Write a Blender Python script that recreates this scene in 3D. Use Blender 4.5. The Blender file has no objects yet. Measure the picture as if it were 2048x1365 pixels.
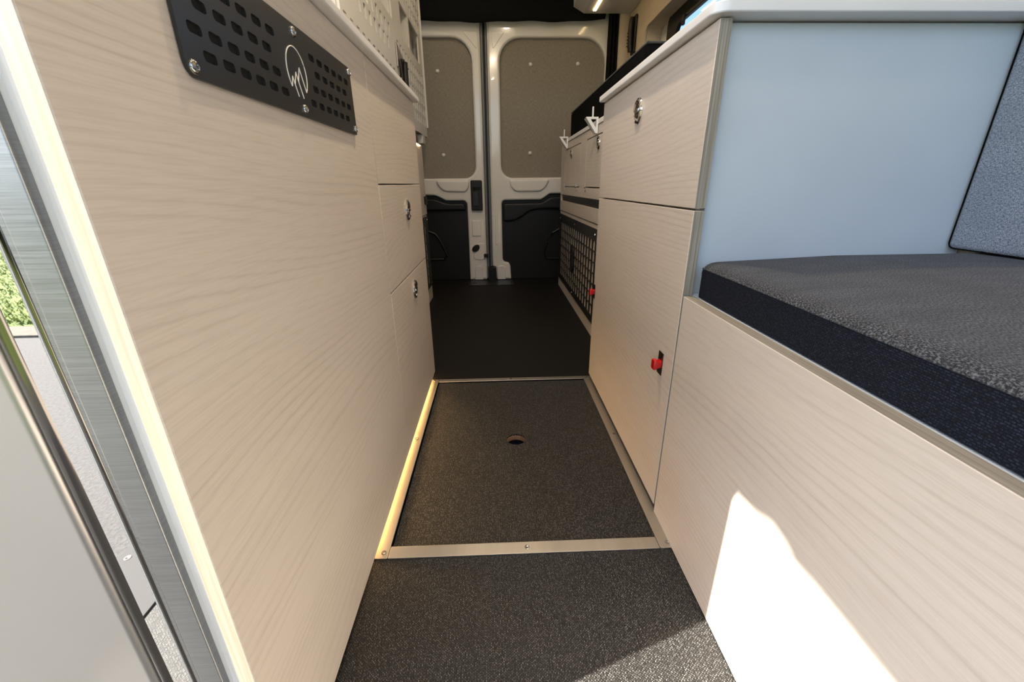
import bpy, bmesh, math, random
from mathutils import Vector, Matrix
random.seed(7)
D = bpy.data
SC = bpy.context.scene
COL = SC.collection

# ------------------------------------------------------------------ camera
cam_d = D.cameras.new('camera')
cam = D.objects.new('camera', cam_d)
COL.objects.link(cam)
cam_d.sensor_fit = 'HORIZONTAL'
cam_d.sensor_width = 36.0
cam_d.lens = 14.597
cam_d.clip_start = 0.02
cam_d.clip_end = 400
right = Vector((0.99925413, -0.03724569, -0.01019492))
down = Vector((-0.02270677, -0.35318892, -0.93527642))
fwd = Vector((0.03123428, 0.93481033, -0.35377122))
m = Matrix((right, -down, -fwd)).transposed().to_4x4()
m.translation = (0, 0, 0.66)
cam.matrix_world = m
SC.camera = cam

# ------------------------------------------------------------------ sky, sun, exposure
SUN_DIR = Vector((1, 0.341, -1.0926)).normalized()
world = D.worlds.new('sky')
SC.world = world
world.use_nodes = True
wn = world.node_tree.nodes
wl = world.node_tree.links
wn.clear()
sky = wn.new('ShaderNodeTexSky')
sky.sky_type = 'NISHITA'
sky.sun_disc = False
sky.sun_elevation = math.asin(-SUN_DIR.z)
sky.sun_rotation = math.atan2(-SUN_DIR.x, -SUN_DIR.y)
sky.air_density = 1.0
sky.dust_density = 1.6
sky.ozone_density = 1.2
bg = wn.new('ShaderNodeBackground')
bg.inputs['Strength'].default_value = 0.29
wo = wn.new('ShaderNodeOutputWorld')
wl.new(sky.outputs[0], bg.inputs[0])
wl.new(bg.outputs[0], wo.inputs[0])
sun_d = D.lights.new('sun', 'SUN')
sun_d.energy = 17.0
sun_d.angle = math.radians(0.55)
sun_d.color = (1.0, 0.93, 0.82)
sun = D.objects.new('sun', sun_d)
COL.objects.link(sun)
sun.location = (-6, -3, 8)
sun.rotation_euler = SUN_DIR.to_track_quat('-Z', 'Y').to_euler()
vs = SC.view_settings
vs.view_transform = 'Standard'
vs.look = 'None'
vs.gamma = 1.0
vs.use_curve_mapping = False
vs.exposure = 0.68

# ------------------------------------------------------------------ node helpers
def newmat(name):
    mt = D.materials.new(name)
    mt.use_nodes = True
    return mt, mt.node_tree.nodes, mt.node_tree.links, mt.node_tree.nodes['Principled BSDF']

def S(n, **kw):
    for k, v in kw.items():
        n.inputs[k.replace('_', ' ')].default_value = v
    return n

class G:
    """tiny node graph helper"""
    def __init__(self, name):
        self.m, self.n, self.l, self.p = newmat(name)
    def add(self, t, **props):
        nd = self.n.new('ShaderNode' + t)
        for k, v in props.items():
            setattr(nd, k, v)
        return nd
    def put(self, sock, v):
        if hasattr(v, 'is_linked') or hasattr(v, 'links'):
            self.l.new(v, sock)
        else:
            sock.default_value = v
    def math(self, op, a, b=0.0, c=0.0):
        nd = self.add('Math', operation=op)
        self.put(nd.inputs[0], a); self.put(nd.inputs[1], b); self.put(nd.inputs[2], c)
        return nd.outputs[0]
    def mix(self, f, a, b):
        nd = self.add('Mix', data_type='RGBA')
        self.put(nd.inputs[0], f); self.put(nd.inputs[6], a); self.put(nd.inputs[7], b)
        return nd.outputs[2]
    def pos(self):
        tc = self.add('TexCoord')
        sp = self.add('SeparateXYZ')
        self.l.new(tc.outputs['Object'], sp.inputs[0])
        return sp.outputs
    def vec(self, x=0.0, y=0.0, z=0.0):
        nd = self.add('CombineXYZ')
        self.put(nd.inputs[0], x); self.put(nd.inputs[1], y); self.put(nd.inputs[2], z)
        return nd.outputs[0]
    def noise(self, v, scale=1.0, detail=3.0, rough=0.5):
        nd = self.add('TexNoise')
        self.l.new(v, nd.inputs['Vector'])
        S(nd, Scale=scale, Detail=detail, Roughness=rough)
        return nd.outputs[0]
    def ramp(self, f, stops):
        nd = self.add('ValToRGB')
        els = nd.color_ramp.elements
        while len(els) < len(stops):
            els.new(0.5)
        for e, (p, c) in zip(els, stops):
            e.position = p
            e.color = (c, c, c, 1) if isinstance(c, (int, float)) else (*c, 1)
        self.l.new(f, nd.inputs[0])
        return nd.outputs[0]
    def bump(self, h, strength=0.3, dist=0.002):
        nd = self.add('Bump')
        S(nd, Strength=strength, Distance=dist)
        self.l.new(h, nd.inputs['Height'])
        self.l.new(nd.outputs[0], self.p.inputs['Normal'])
    def base(self, v):
        self.put(self.p.inputs['Base Color'], v if not isinstance(v, tuple) else (*v, 1))

def plain(name, col, rough=0.5, metal=0.0, spec=0.5, coat=0.0):
    g = G(name)
    # faint surface mottling keeps flat paint from looking synthetic
    x, y, z = g.pos()
    n = g.noise(g.vec(x, y, z), 9.0, 3.0)
    f = g.math('MULTIPLY_ADD', n, 0.12, 0.94)
    mx = g.add('Mix', data_type='RGBA', blend_type='MULTIPLY')
    mx.inputs[0].default_value = 1.0
    mx.inputs[6].default_value = (*col, 1)
    g.l.new(g.vec(f, f, f), mx.inputs[7])
    g.l.new(mx.outputs[2], g.p.inputs['Base Color'])
    S(g.p, Roughness=rough, Metallic=metal)
    g.p.inputs['Specular IOR Level'].default_value = spec
    g.p.inputs['Coat Weight'].default_value = coat
    return g.m

def wood(name, light, dark, along='y', rough=0.42):
    g = G(name)
    x, y, z = g.pos()
    a, b = (y, z) if along == 'y' else (z, g.math('ADD', x, y))
    oi = g.add('ObjectInfo')
    r = g.math('MULTIPLY', oi.outputs['Random'], 13.0)
    a2 = g.math('ADD', a, r)
    w1 = g.noise(g.vec(g.math('MULTIPLY', a2, 0.85), g.math('MULTIPLY', b, 3.2), r), 1.0, 1.5, 0.4)
    w2 = g.noise(g.vec(g.math('MULTIPLY', a2, 30.0), g.math('MULTIPLY', b, 70.0), r), 1.0, 2.0, 0.6)
    ph = g.math('MULTIPLY', b, 80.0)
    ph = g.math('MULTIPLY_ADD', w1, 19.0, ph)
    ph = g.math('MULTIPLY_ADD', w2, 0.30, ph)
    fr = g.math('FRACT', ph)
    line = g.ramp(fr, [(0.0, 0.25), (0.30, 0.0), (0.62, 0.10), (0.86, 1.0), (1.0, 0.25)])
    vis = g.noise(g.vec(g.math('MULTIPLY', a2, 2.2), g.math('MULTIPLY', b, 22.0), 3.1), 1.0, 3.0)
    vis = g.ramp(vis, [(0.34, 0.12), (0.66, 1.0)])
    line = g.math('MULTIPLY', line, vis)
    fib = g.noise(g.vec(g.math('MULTIPLY', a2, 22.0), g.math('MULTIPLY', b, 520.0), g.math('MULTIPLY', x, 60.0)), 1.0, 2.0, 0.6)
    fib = g.ramp(fib, [(0.42, 0.0), (0.75, 1.0)])
    big = g.noise(g.vec(g.math('MULTIPLY', a2, 0.8), g.math('MULTIPLY', b, 7.0), 9.0), 1.0, 2.0)
    f = g.math('MULTIPLY', line, 0.36)
    f = g.math('MULTIPLY_ADD', fib, 0.22, f)
    f = g.math('MULTIPLY_ADD', big, 0.30, f)
    g.base(g.mix(f, (*light, 1), (*dark, 1)))
    S(g.p, Roughness=rough)
    g.p.inputs['Specular IOR Level'].default_value = 0.4
    h = g.math('MULTIPLY_ADD', line, -0.5, g.math('MULTIPLY', fib, -0.5))
    g.bump(h, 0.12, 0.0006)
    return g.m

def edge_wood(name, light, dark, along='z'):
    """striped plywood edge, streaks along one axis"""
    g = G(name)
    x, y, z = g.pos()
    if along == 'z':
        v = g.vec(g.math('MULTIPLY', z, 5.0), g.math('MULTIPLY', x, 330.0), g.math('MULTIPLY', y, 30.0))
    else:
        v = g.vec(g.math('MULTIPLY', y, 5.0), g.math('MULTIPLY', x, 330.0), g.math('MULTIPLY', z, 30.0))
    n = g.noise(v, 1.0, 3.0, 0.6)
    f = g.ramp(n, [(0.33, 0.0), (0.68, 1.0)])
    g.base(g.mix(f, (*light, 1), (*dark, 1)))
    S(g.p, Roughness=0.55)
    return g.m

def woven(name, dark, dash1, dash2, bw, rh, mortar, swap=False, rough=0.5, bump=0.5, streak=0.5):
    g = G(name)
    x, y, z = g.pos()
    v = g.vec(y, x, z) if not swap else g.vec(y, z, x)
    br = g.add('TexBrick', offset=0.5)
    g.l.new(v, br.inputs['Vector'])
    S(br, Scale=1.0)
    br.inputs['Color1'].default_value = (*dash1, 1)
    br.inputs['Color2'].default_value = (*dash2, 1)
    br.inputs['Mortar'].default_value = (*dark, 1)
    br.inputs['Mortar Size'].default_value = mortar
    br.inputs['Mortar Smooth'].default_value = 0.6
    br.inputs['Brick Width'].default_value = bw
    br.inputs['Row Height'].default_value = rh
    st = g.noise(g.vec(g.math('MULTIPLY', y, 14.0), g.math('MULTIPLY', x, 260.0), z), 1.0, 3.0, 0.7)
    st = g.ramp(st, [(0.38, 0.0), (0.66, 1.0)])
    fl = g.noise(g.vec(y, x, z), 420.0, 1.0)
    fl = g.ramp(fl, [(0.40, 0.08), (0.62, 1.0)])
    f = g.math('MULTIPLY', g.math('MULTIPLY_ADD', st, streak, 1.0 - streak), fl)
    g.base(g.mix(f, (*dark, 1), br.outputs['Color']))
    S(g.p, Roughness=rough)
    g.bump(br.outputs['Fac'], -bump, 0.0008) if False else g.bump(g.math('SUBTRACT', 1.0, br.outputs['Fac']), bump, 0.0006)
    return g.m

def heather(name, c1, c2, c3, ax='xy', sc=1.0, rough=0.95):
    g = G(name)
    x, y, z = g.pos()
    a, b = (x, y) if ax == 'xy' else (y, z)
    n1 = g.noise(g.vec(g.math('MULTIPLY', a, 130.0 * sc), g.math('MULTIPLY', b, 430.0 * sc), 0.0), 1.0, 2.0, 0.6)
    n2 = g.noise(g.vec(g.math('MULTIPLY', a, 520.0 * sc), g.math('MULTIPLY', b, 170.0 * sc), 4.0), 1.0, 2.0, 0.6)
    n3 = g.noise(g.vec(g.math('MULTIPLY', a, 14.0), g.math('MULTIPLY', b, 34.0), 1.0), 1.0, 3.0)
    f1 = g.ramp(n1, [(0.40, 0.0), (0.62, 1.0)])
    f2 = g.ramp(n2, [(0.46, 0.0), (0.64, 1.0)])
    c = g.mix(f1, (*c1, 1), (*c2, 1))
    c = g.mix(g.math('MULTIPLY', f2, g.math('MULTIPLY_ADD', n3, 0.9, 0.2)), c, (*c3, 1))
    g.base(c)
    S(g.p, Roughness=rough)
    g.p.inputs['Specular IOR Level'].default_value = 0.2
    g.p.inputs['Sheen Weight'].default_value = 0.08
    g.bump(g.math('ADD', n1, n2), 0.5, 0.0012)
    return g.m

def canvas(name, c1, c2):
    g = G(name)
    x, y, z = g.pos()
    n1 = g.noise(g.vec(g.math('MULTIPLY', x, 60.0), g.math('MULTIPLY', z, 700.0), y), 1.0, 2.0)
    n2 = g.noise(g.vec(g.math('MULTIPLY', x, 700.0), g.math('MULTIPLY', z, 60.0), y), 1.0, 2.0)
    f = g.ramp(g.math('MULTIPLY', g.math('ADD', n1, n2), 0.5), [(0.40, 0.0), (0.62, 1.0)])
    g.base(g.mix(f, (*c1, 1), (*c2, 1)))
    S(g.p, Roughness=0.9)
    g.bump(f, 0.25, 0.0006)
    return g.m

def brushed(name, col, rough, aniso_axis='x', scratch=0.12):
    g = G(name)
    x, y, z = g.pos()
    n = g.noise(g.vec(g.math('MULTIPLY', x, 18.0), y, g.math('MULTIPLY', z, 900.0)), 1.0, 3.0, 0.6)
    b = g.ramp(n, [(0.3, tuple(c * 0.80 for c in col)), (0.7, col)])
    g.base(b)
    S(g.p, Metallic=1.0)
    g.l.new(g.math('MULTIPLY_ADD', n, scratch, rough), g.p.inputs['Roughness'])
    return g.m

def emit(name, col, strength):
    g = G(name)
    g.base(col)
    g.p.inputs['Emission Color'].default_value = (*col, 1)
    g.p.inputs['Emission Strength'].default_value = strength
    return g.m

M = {}
M['wood'] = wood('ash_laminate', (0.68, 0.615, 0.54), (0.45, 0.385, 0.32))
M['wood_edge'] = edge_wood('ash_edge', (0.40, 0.365, 0.29), (0.22, 0.19, 0.145), 'z')
M['wood_edge_h'] = edge_wood('ash_edge_long', (0.40, 0.365, 0.30), (0.23, 0.205, 0.165), 'y')
M['wood_pale'] = edge_wood('pale_ply_edge', (0.43, 0.375, 0.29), (0.34, 0.285, 0.21), 'z')
M['strip_grey'] = edge_wood('grey_ply_edge', (0.62, 0.61, 0.57), (0.50, 0.48, 0.44), 'z')
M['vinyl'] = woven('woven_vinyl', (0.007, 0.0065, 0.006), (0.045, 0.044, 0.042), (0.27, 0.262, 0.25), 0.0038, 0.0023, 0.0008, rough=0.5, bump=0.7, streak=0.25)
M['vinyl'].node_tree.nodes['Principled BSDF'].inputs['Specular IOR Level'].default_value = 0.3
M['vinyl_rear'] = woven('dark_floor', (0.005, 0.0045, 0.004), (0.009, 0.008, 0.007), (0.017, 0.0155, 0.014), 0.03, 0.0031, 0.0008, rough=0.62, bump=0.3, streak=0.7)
M['alu'] = brushed('aluminium_trim', (0.50, 0.475, 0.44), 0.36)
M['steel'] = brushed('brushed_steel', (0.38, 0.39, 0.40), 0.30, scratch=0.15)
M['mirror'] = plain('polished_steel', (0.92, 0.92, 0.92), 0.015, 1.0)
M['satin'] = plain('satin_silver', (0.50, 0.485, 0.47), 0.34, 0.9)
M['sill'] = plain('sill_paint', (0.075, 0.075, 0.075), 0.85, spec=0.1)
M['chrome'] = plain('chrome', (0.82, 0.82, 0.82), 0.07, 1.0)
M['screw'] = plain('dark_screw', (0.42, 0.42, 0.42), 0.16, 1.0)
M['dark_chrome'] = plain('dark_chrome', (0.20, 0.19, 0.18), 0.12, 1.0)
M['cream'] = plain('cream_seal', (0.80, 0.77, 0.70), 0.5)
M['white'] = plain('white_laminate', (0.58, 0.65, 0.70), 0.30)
M['top_white'] = plain('worktop_white', (0.82, 0.82, 0.81), 0.28)
M['white_steel'] = plain('white_steel', (0.60, 0.58, 0.545), 0.40)
M['van_paint'] = plain('van_white_paint', (0.74, 0.72, 0.68), 0.16, coat=0.5)
M['tan'] = canvas('tan_canvas', (0.20, 0.175, 0.14), (0.31, 0.28, 0.23))
M['wall'] = canvas('beige_wall_fabric', (0.47, 0.40, 0.30), (0.54, 0.465, 0.36))
M['black'] = plain('black_plastic', (0.008, 0.0075, 0.007), 0.42, spec=0.35)
M['black_metal'] = plain('black_powder_coat', (0.020, 0.020, 0.020), 0.36)
M['plate'] = plain('anthracite_plate', (0.022, 0.022, 0.021), 0.30)
M['void'] = plain('dark_void', (0.004, 0.004, 0.004), 0.9)  # near-black colour standing in for shade inside slots, gaps and recesses
M['black_cloth'] = plain('black_cloth', (0.008, 0.008, 0.008), 0.95, spec=0.1)
M['rubber'] = plain('rubber', (0.016, 0.017, 0.018), 0.55)
M['grey_seal'] = plain('grey_seal', (0.16, 0.17, 0.18), 0.35)
M['red'] = plain('red_plastic', (0.55, 0.004, 0.006), 0.22, coat=0.4)
M['bronze'] = plain('strike_plate', (0.16, 0.13, 0.11), 0.3, 1.0)
M['heather'] = heather('grey_heather', (0.012, 0.0128, 0.015), (0.036, 0.038, 0.044), (0.20, 0.21, 0.235), 'xy', 2.3)
M['heather_back'] = heather('blue_grey_heather', (0.10, 0.125, 0.165), (0.28, 0.32, 0.38), (0.50, 0.55, 0.63), 'yz', 1.9)
M['navy'] = woven('navy_webbing', (0.005, 0.0065, 0.011), (0.014, 0.019, 0.033), (0.028, 0.037, 0.064), 0.0042, 0.0021, 0.0006, swap=True, rough=0.8, bump=0.5, streak=0.1)
M['navy'].node_tree.nodes['Principled BSDF'].inputs['Specular IOR Level'].default_value = 0.15
M['vinyl_rear'].node_tree.nodes['Principled BSDF'].inputs['Specular IOR Level'].default_value = 0.2
M['mattress'] = plain('mattress_black', (0.004, 0.004, 0.0045), 0.95, spec=0.05)
M['led'] = emit('warm_led', (1.0, 0.70, 0.34), 7.0)
M['led_toe'] = emit('warm_toe_led', (1.0, 0.60, 0.22), 30.0)
M['lamp'] = emit('lamp_diffuser', (1.0, 0.78, 0.52), 14.0)
M['ply'] = edge_wood('plywood_core', (0.42, 0.25, 0.13), (0.24, 0.13, 0.07), 'y')
M['ceiling'] = plain('ceiling_panel', (0.62, 0.58, 0.52), 0.7)
M['logo'] = plain('bright_etching', (0.90, 0.87, 0.80), 0.35)
def glass_mat():
    g = G('window_glass')
    for n in list(g.n):
        if n.type != 'OUTPUT_MATERIAL':
            g.n.remove(n)
    out = [n for n in g.n if n.type == 'OUTPUT_MATERIAL'][0]
    t = g.add('BsdfTransparent'); t.inputs[0].default_value = (0.80, 0.86, 0.90, 1)
    gl = g.add('BsdfGlossy'); gl.inputs['Roughness'].default_value = 0.02
    fr = g.add('LayerWeight'); fr.inputs['Blend'].default_value = 0.18
    mx = g.add('MixShader')
    g.l.new(g.math('MULTIPLY', fr.outputs['Fresnel'], 0.15), mx.inputs[0])
    g.l.new(t.outputs[0], mx.inputs[1]); g.l.new(gl.outputs[0], mx.inputs[2])
    g.l.new(mx.outputs[0], out.inputs[0])
    return g.m
M['glass'] = glass_mat()
def sun_diffuser_mat():
    g = G('translucent_blind')
    out = [n for n in g.n if n.type == 'OUTPUT_MATERIAL'][0]
    g.base((0.8, 0.8, 0.8))
    t = g.add('BsdfTranslucent'); t.inputs[0].default_value = (0.5, 0.52, 0.55, 1)
    mx = g.add('MixShader'); mx.inputs[0].default_value = 0.6
    g.l.new(g.p.outputs[0], mx.inputs[1]); g.l.new(t.outputs[0], mx.inputs[2])
    g.l.new(mx.outputs[0], out.inputs[0])
    return g.m
M['blind'] = sun_diffuser_mat()
def ground_mat(name, c1, c2, scale):
    g = G(name)
    x, y, z = g.pos()
    n = g.noise(g.vec(x, y, z), scale, 4.0, 0.7)
    f = g.ramp(n, [(0.35, 0.0), (0.65, 1.0)])
    g.base(g.mix(f, (*c1, 1), (*c2, 1)))
    S(g.p, Roughness=0.9)
    g.bump(n, 0.6, 0.01)
    return g.m
M['asphalt'] = ground_mat('asphalt', (0.045, 0.044, 0.043), (0.075, 0.073, 0.070), 60.0)
M['kerb'] = ground_mat('kerb_stone', (0.075, 0.064, 0.048), (0.10, 0.086, 0.066), 20.0)
M['soil'] = ground_mat('lawn_soil', (0.06, 0.10, 0.014), (0.11, 0.14, 0.02), 8.0)
M['grass'] = ground_mat('grass_blade', (0.07, 0.12, 0.012), (0.19, 0.22, 0.03), 3.0)
M['leaf'] = ground_mat('hedge_leaf', (0.010, 0.028, 0.012), (0.03, 0.06, 0.025), 6.0)

# ------------------------------------------------------------------ mesh helpers
ORG = {}
def link(name, me, mats, parent=None, loc=(0, 0, 0), rot=None, **tags):
    """mesh data is in world coordinates shifted by -loc; parents are never rotated"""
    o = D.objects.new(name, me)
    COL.objects.link(o)
    if mats is not None:
        for mt in (mats if isinstance(mats, (list, tuple)) else [mats]):
            if len(me.materials) < (len(mats) if isinstance(mats, (list, tuple)) else 1):
                me.materials.append(M[mt] if isinstance(mt, str) else mt)
    l = Vector(loc)
    if parent is not None:
        o.parent = parent
        o.location = l - ORG[parent.name]
    else:
        o.location = l
    ORG[o.name] = l
    if rot:
        o.rotation_euler = rot
    for k, v in tags.items():
        o[k] = v
    if 6 < len(me.polygons) < 6000:
        wm = o.modifiers.new('weighted_normal', 'WEIGHTED_NORMAL')
        wm.keep_sharp = True
    return o

def thing(name, label, cat, loc=(0, 0, 0), group=None, kind=None):
    o = D.objects.new(name, None)
    COL.objects.link(o)
    o.empty_display_size = 0.05
    o.location = loc
    ORG[o.name] = Vector(loc)
    tag(o, label, cat, group, kind)
    return o

def tag(o, label, cat, group=None, kind=None):
    o['label'] = label
    o['category'] = cat
    if group: o['group'] = group
    if kind: o['kind'] = kind
    return o

def fin(bm, name='mesh', smooth=True):
    bmesh.ops.recalc_face_normals(bm, faces=bm.faces)
    me = D.meshes.new(name)
    bm.to_mesh(me)
    bm.free()
    if smooth:
        me.polygons.foreach_set('use_smooth', [True] * len(me.polygons))
        try:
            me.set_sharp_from_angle(angle=math.radians(38))
        except Exception:
            pass
    return me

AX = {'+x': (1, 0, 0), '-x': (-1, 0, 0), '+y': (0, 1, 0), '-y': (0, -1, 0), '+z': (0, 0, 1), '-z': (0, 0, -1)}
def box(x0, x1, y0, y1, z0, z1, bev=0.0, seg=2, faces=None, origin=(0, 0, 0)):
    bm = bmesh.new()
    bmesh.ops.create_cube(bm, size=1.0)
    for v in bm.verts:
        v.co = Vector((x0 + (v.co.x + 0.5) * (x1 - x0), y0 + (v.co.y + 0.5) * (y1 - y0), z0 + (v.co.z + 0.5) * (z1 - z0))) - Vector(origin)
    if bev > 0:
        bmesh.ops.bevel(bm, geom=list(bm.edges), offset=bev, segments=seg, profile=0.5, affect='EDGES')
    bm.normal_update()
    if faces:
        for f in bm.faces:
            for k, i in faces.items():
                if f.normal.dot(Vector(AX[k])) > 0.9:
                    f.material_index = i
    return fin(bm)

def rr(u0, u1, v0, v1, r, n=6):
    """rounded rectangle outline; r may be a 4-list (bl, br, tr, tl)"""
    rs = r if isinstance(r, (list, tuple)) else [r] * 4
    cs = [(u0, v0, 180), (u1, v0, 270), (u1, v1, 0), (u0, v1, 90)]
    sg = [(1, 1), (-1, 1), (-1, -1), (1, -1)]
    out = []
    for (cu, cv, a0), (su, sv), q in zip(cs, sg, rs):
        if q <= 1e-6:
            out.append((cu, cv)); continue
        for i in range(n + 1):
            a = math.radians(a0 + 90 * i / n)
            out.append((cu + su * q + q * math.cos(a), cv + sv * q + q * math.sin(a)))
    return out

def circle(u, v, r, n=20, ru=None):
    return [(u + (ru or r) * math.cos(2 * math.pi * i / n), v + r * math.sin(2 * math.pi * i / n)) for i in range(n)]

def rounded(pts, r, n=5):
    """round every corner of a polygon"""
    out = []
    N = len(pts)
    for i in range(N):
        p0, p1, p2 = Vector(pts[i - 1]), Vector(pts[i]), Vector(pts[(i + 1) % N])
        q = min(r, (p0 - p1).length * 0.45, (p2 - p1).length * 0.45)
        a = p1 + (p0 - p1).normalized() * q
        b = p1 + (p2 - p1).normalized() * q
        for k in range(n + 1):
            t = k / n
            out.append(tuple((1 - t) ** 2 * a + 2 * t * (1 - t) * p1 + t * t * b))
    return out

def plate(outs, plane, w0, w1, bev=0.0, res=1):
    """flat plate with holes: outs = [outer, hole, hole...] in plane coordinates.
    plane 'yz' (normal x), 'xz' (normal y), 'xy' (normal z); spans w0..w1 along the normal"""
    cu = D.curves.new('tmp', 'CURVE')
    cu.dimensions = '2D'
    cu.fill_mode = 'BOTH'
    h = (w1 - w0) / 2
    cu.extrude = max(h - bev, 1e-5)
    if bev > 0:
        cu.bevel_depth = bev
        cu.bevel_resolution = res
        cu.offset = -bev
    for o in outs:
        sp = cu.splines.new('POLY')
        sp.points.add(len(o) - 1)
        for p, (a, b) in zip(sp.points, o):
            p.co = (a, b, 0, 1)
        sp.use_cyclic_u = True
    ob = D.objects.new('tmp', cu)
    me = D.meshes.new_from_object(ob)
    D.objects.remove(ob)
    D.curves.remove(cu)
    c = (w0 + w1) / 2
    for v in me.vertices:
        a, b, w = v.co
        v.co = {'yz': (c + w, a, b), 'xz': (a, c + w, b), 'xy': (a, b, c + w)}[plane]
    bm = bmesh.new()
    bm.from_mesh(me)
    D.meshes.remove(me)
    bmesh.ops.remove_doubles(bm, verts=bm.verts, dist=1e-6)
    return fin(bm)

def tube(pts, r, n=8, closed=False, flat=None):
    bm = bmesh.new()
    P = [Vector(p) for p in pts]
    N = len(P)
    rings = []
    for i in range(N):
        a = P[i - 1] if (i > 0 or closed) else P[i]
        b = P[(i + 1) % N] if (i < N - 1 or closed) else P[i]
        t = (b - a).normalized()
        up = Vector((0, 0, 1)) if abs(t.z) < 0.9 else Vector((1, 0, 0))
        s = t.cross(up).normalized()
        u = s.cross(t)
        rings.append([bm.verts.new(P[i] + (s * math.cos(2 * math.pi * k / n) + u * math.sin(2 * math.pi * k / n)) * r) for k in range(n)])
    for i in range(N if closed else N - 1):
        A, B = rings[i], rings[(i + 1) % N]
        for k in range(n):
            bm.faces.new((A[k], A[(k + 1) % n], B[(k + 1) % n], B[k]))
    if not closed:
        bm.faces.new(rings[0]); bm.faces.new(rings[-1])
    return fin(bm)

def lathe(prof, axis='x', n=24, sign=1):
    """profile of (radius, height) revolved about axis at the origin"""
    bm = bmesh.new()
    rings = []
    for r, h in prof:
        ring = []
        for k in range(n):
            a = 2 * math.pi * k / n
            c, s = r * math.cos(a), r * math.sin(a)
            ring.append(bm.verts.new({'x': (h * sign, c, s), 'y': (c, h * sign, s), 'z': (c, s, h * sign)}[axis]))
        rings.append(ring)
    for A, B in zip(rings, rings[1:]):
        for k in range(n):
            bm.faces.new((A[k], A[(k + 1) % n], B[(k + 1) % n], B[k]))
    bm.faces.new(rings[-1])
    bm.faces.new(rings[0])
    return fin(bm)

# shared small hardware meshes
def screw_mesh(axis, sign, r=0.0055):
    return lathe([(r, 0), (r, r * .25), (r * .8, r * .5), (r * .45, r * .62), (r * .32, r * .2), (r * .05, r * .15)], axis, 14, sign)
SCREW_X = screw_mesh('x', 1)
SCREW_XN = screw_mesh('x', -1, 0.004)
SCREW_XP = screw_mesh('x', 1, 0.004)
FLAT_SCREW = lathe([(0.0048, 0), (0.0048, 0.0006), (0.0036, 0.0008), (0.0022, 0.0002), (0.0003, 0.0001)], 'z', 14)
D_SCREW = lathe([(0.006, 0), (0.006, 0.0008), (0.004, 0.001), (0.0022, 0.0002), (0.0003, 0.0001)], 'z', 14)
SNAP = lathe([(0.012, 0), (0.012, 0.003), (0.009, 0.007), (0.004, 0.009), (0.0005, 0.0095)], 'y', 14, -1)
def latch_meshes(s):
    ring = lathe([(0.026, 0), (0.0265, 0.002), (0.025, 0.005), (0.0215, 0.0065), (0.0185, 0.0045), (0.0175, 0.0012), (0.0165, 0.0008)], 'x', 32, s)
    knob = lathe([(0.0155, 0.0), (0.0155, 0.003), (0.0135, 0.0055), (0.008, 0.004), (0.0005, 0.0032)], 'x', 28, s)
    bar = box(min(0.002 * s, 0.007 * s), max(0.002 * s, 0.007 * s), -0.013, 0.013, -0.0035, 0.0035, 0.0012)
    return ring, knob, bar
LATCH_R = latch_meshes(1)      # facing +x
LATCH_L = latch_meshes(-1)     # facing -x
def latch(parent, x, y, z, facing):
    """round push latch: ring with a sunken button"""
    ms = LATCH_R if facing > 0 else LATCH_L
    r = link('push_latch', ms[0], 'chrome', parent, (x, y, z))
    return r, ms
def latch_on(front, x, y, z, facing):
    r, ms = latch(front, x, y, z, facing)
    return r
def latch_full(root, x, y, z, facing):
    r, ms = latch(root, x, y, z, facing)
    r['label'] = 'chrome round push latch'
    link('button', ms[1], 'dark_chrome', r, (x, y, z))
    link('grip_bar', ms[2], 'chrome', r, (x, y, z))
    return r

# ================================================================== THE PLACE
L = -0.2376      # face of the galley fronts
R = 0.322        # face of the kitchen fronts and bench
# ------------------------------------------------------------------ ground outside
o = link('ground', plate([[(-40, -3.02), (14, -3.02), (14, 30), (-40, 30)]], 'xy', -0.60, -0.55), 'asphalt')
tag(o, 'sunlit pale grey asphalt of the road outside the van', 'road', kind='structure')
o = link('kerb', box(-40, 14, -3.30, -3.02, -0.60, -0.525, 0.02), 'kerb')
tag(o, 'low sandy stone kerb between the asphalt and the grass', 'kerb', kind='structure')
lawn = thing('lawn', 'bright green sunlit grass beyond the kerb, seen in the polished strip', 'grass', (-8, -6, -0.5), kind='stuff')
link('soil', plate([[(-40, -9.35), (14, -9.35), (14, -3.30), (-40, -3.30)]], 'xy', -0.60, -0.53), 'soil', lawn)
bm = bmesh.new()
for i in range(30000):
    gx = random.uniform(-13, -2.0); gy = -3.32 - 5.8 * random.random() ** 1.6
    h = random.uniform(0.02, 0.06); a = random.uniform(0, 6.28); w = random.uniform(0.004, 0.009)
    lx, ly = random.uniform(-.04, .04), random.uniform(-.04, .04)
    v0 = bm.verts.new((gx + w * math.cos(a), gy + w * math.sin(a), -0.53))
    v1 = bm.verts.new((gx - w * math.cos(a), gy - w * math.sin(a), -0.53))
    v2 = bm.verts.new((gx + lx, gy + ly, -0.53 + h))
    bm.faces.new((v0, v1, v2))
link('grass_blades', fin(bm, smooth=False), 'grass', lawn, kind='stuff')
hedge = thing('hedge', 'dark green leafy hedge at the back of the lawn', 'hedge', (-11, -9.5, -0.49), kind='stuff')
bm = bmesh.new()
for i in range(9000):
    p = Vector((random.uniform(-30, 6), -9.7 - random.uniform(0, 1.2), -0.52 + random.uniform(0, 2.3) ))
    a = Vector((random.uniform(-1, 1), random.uniform(-1, 1), random.uniform(-1, 1))).normalized() * 0.16
    b = Vector((random.uniform(-1, 1), random.uniform(-1, 1), random.uniform(-1, 1))).normalized() * 0.10
    bm.faces.new([bm.verts.new(q) for q in (p - a, p + b, p + a, p - b)])
link('leaves', fin(bm, smooth=False), 'leaf', hedge, kind='stuff')
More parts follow.
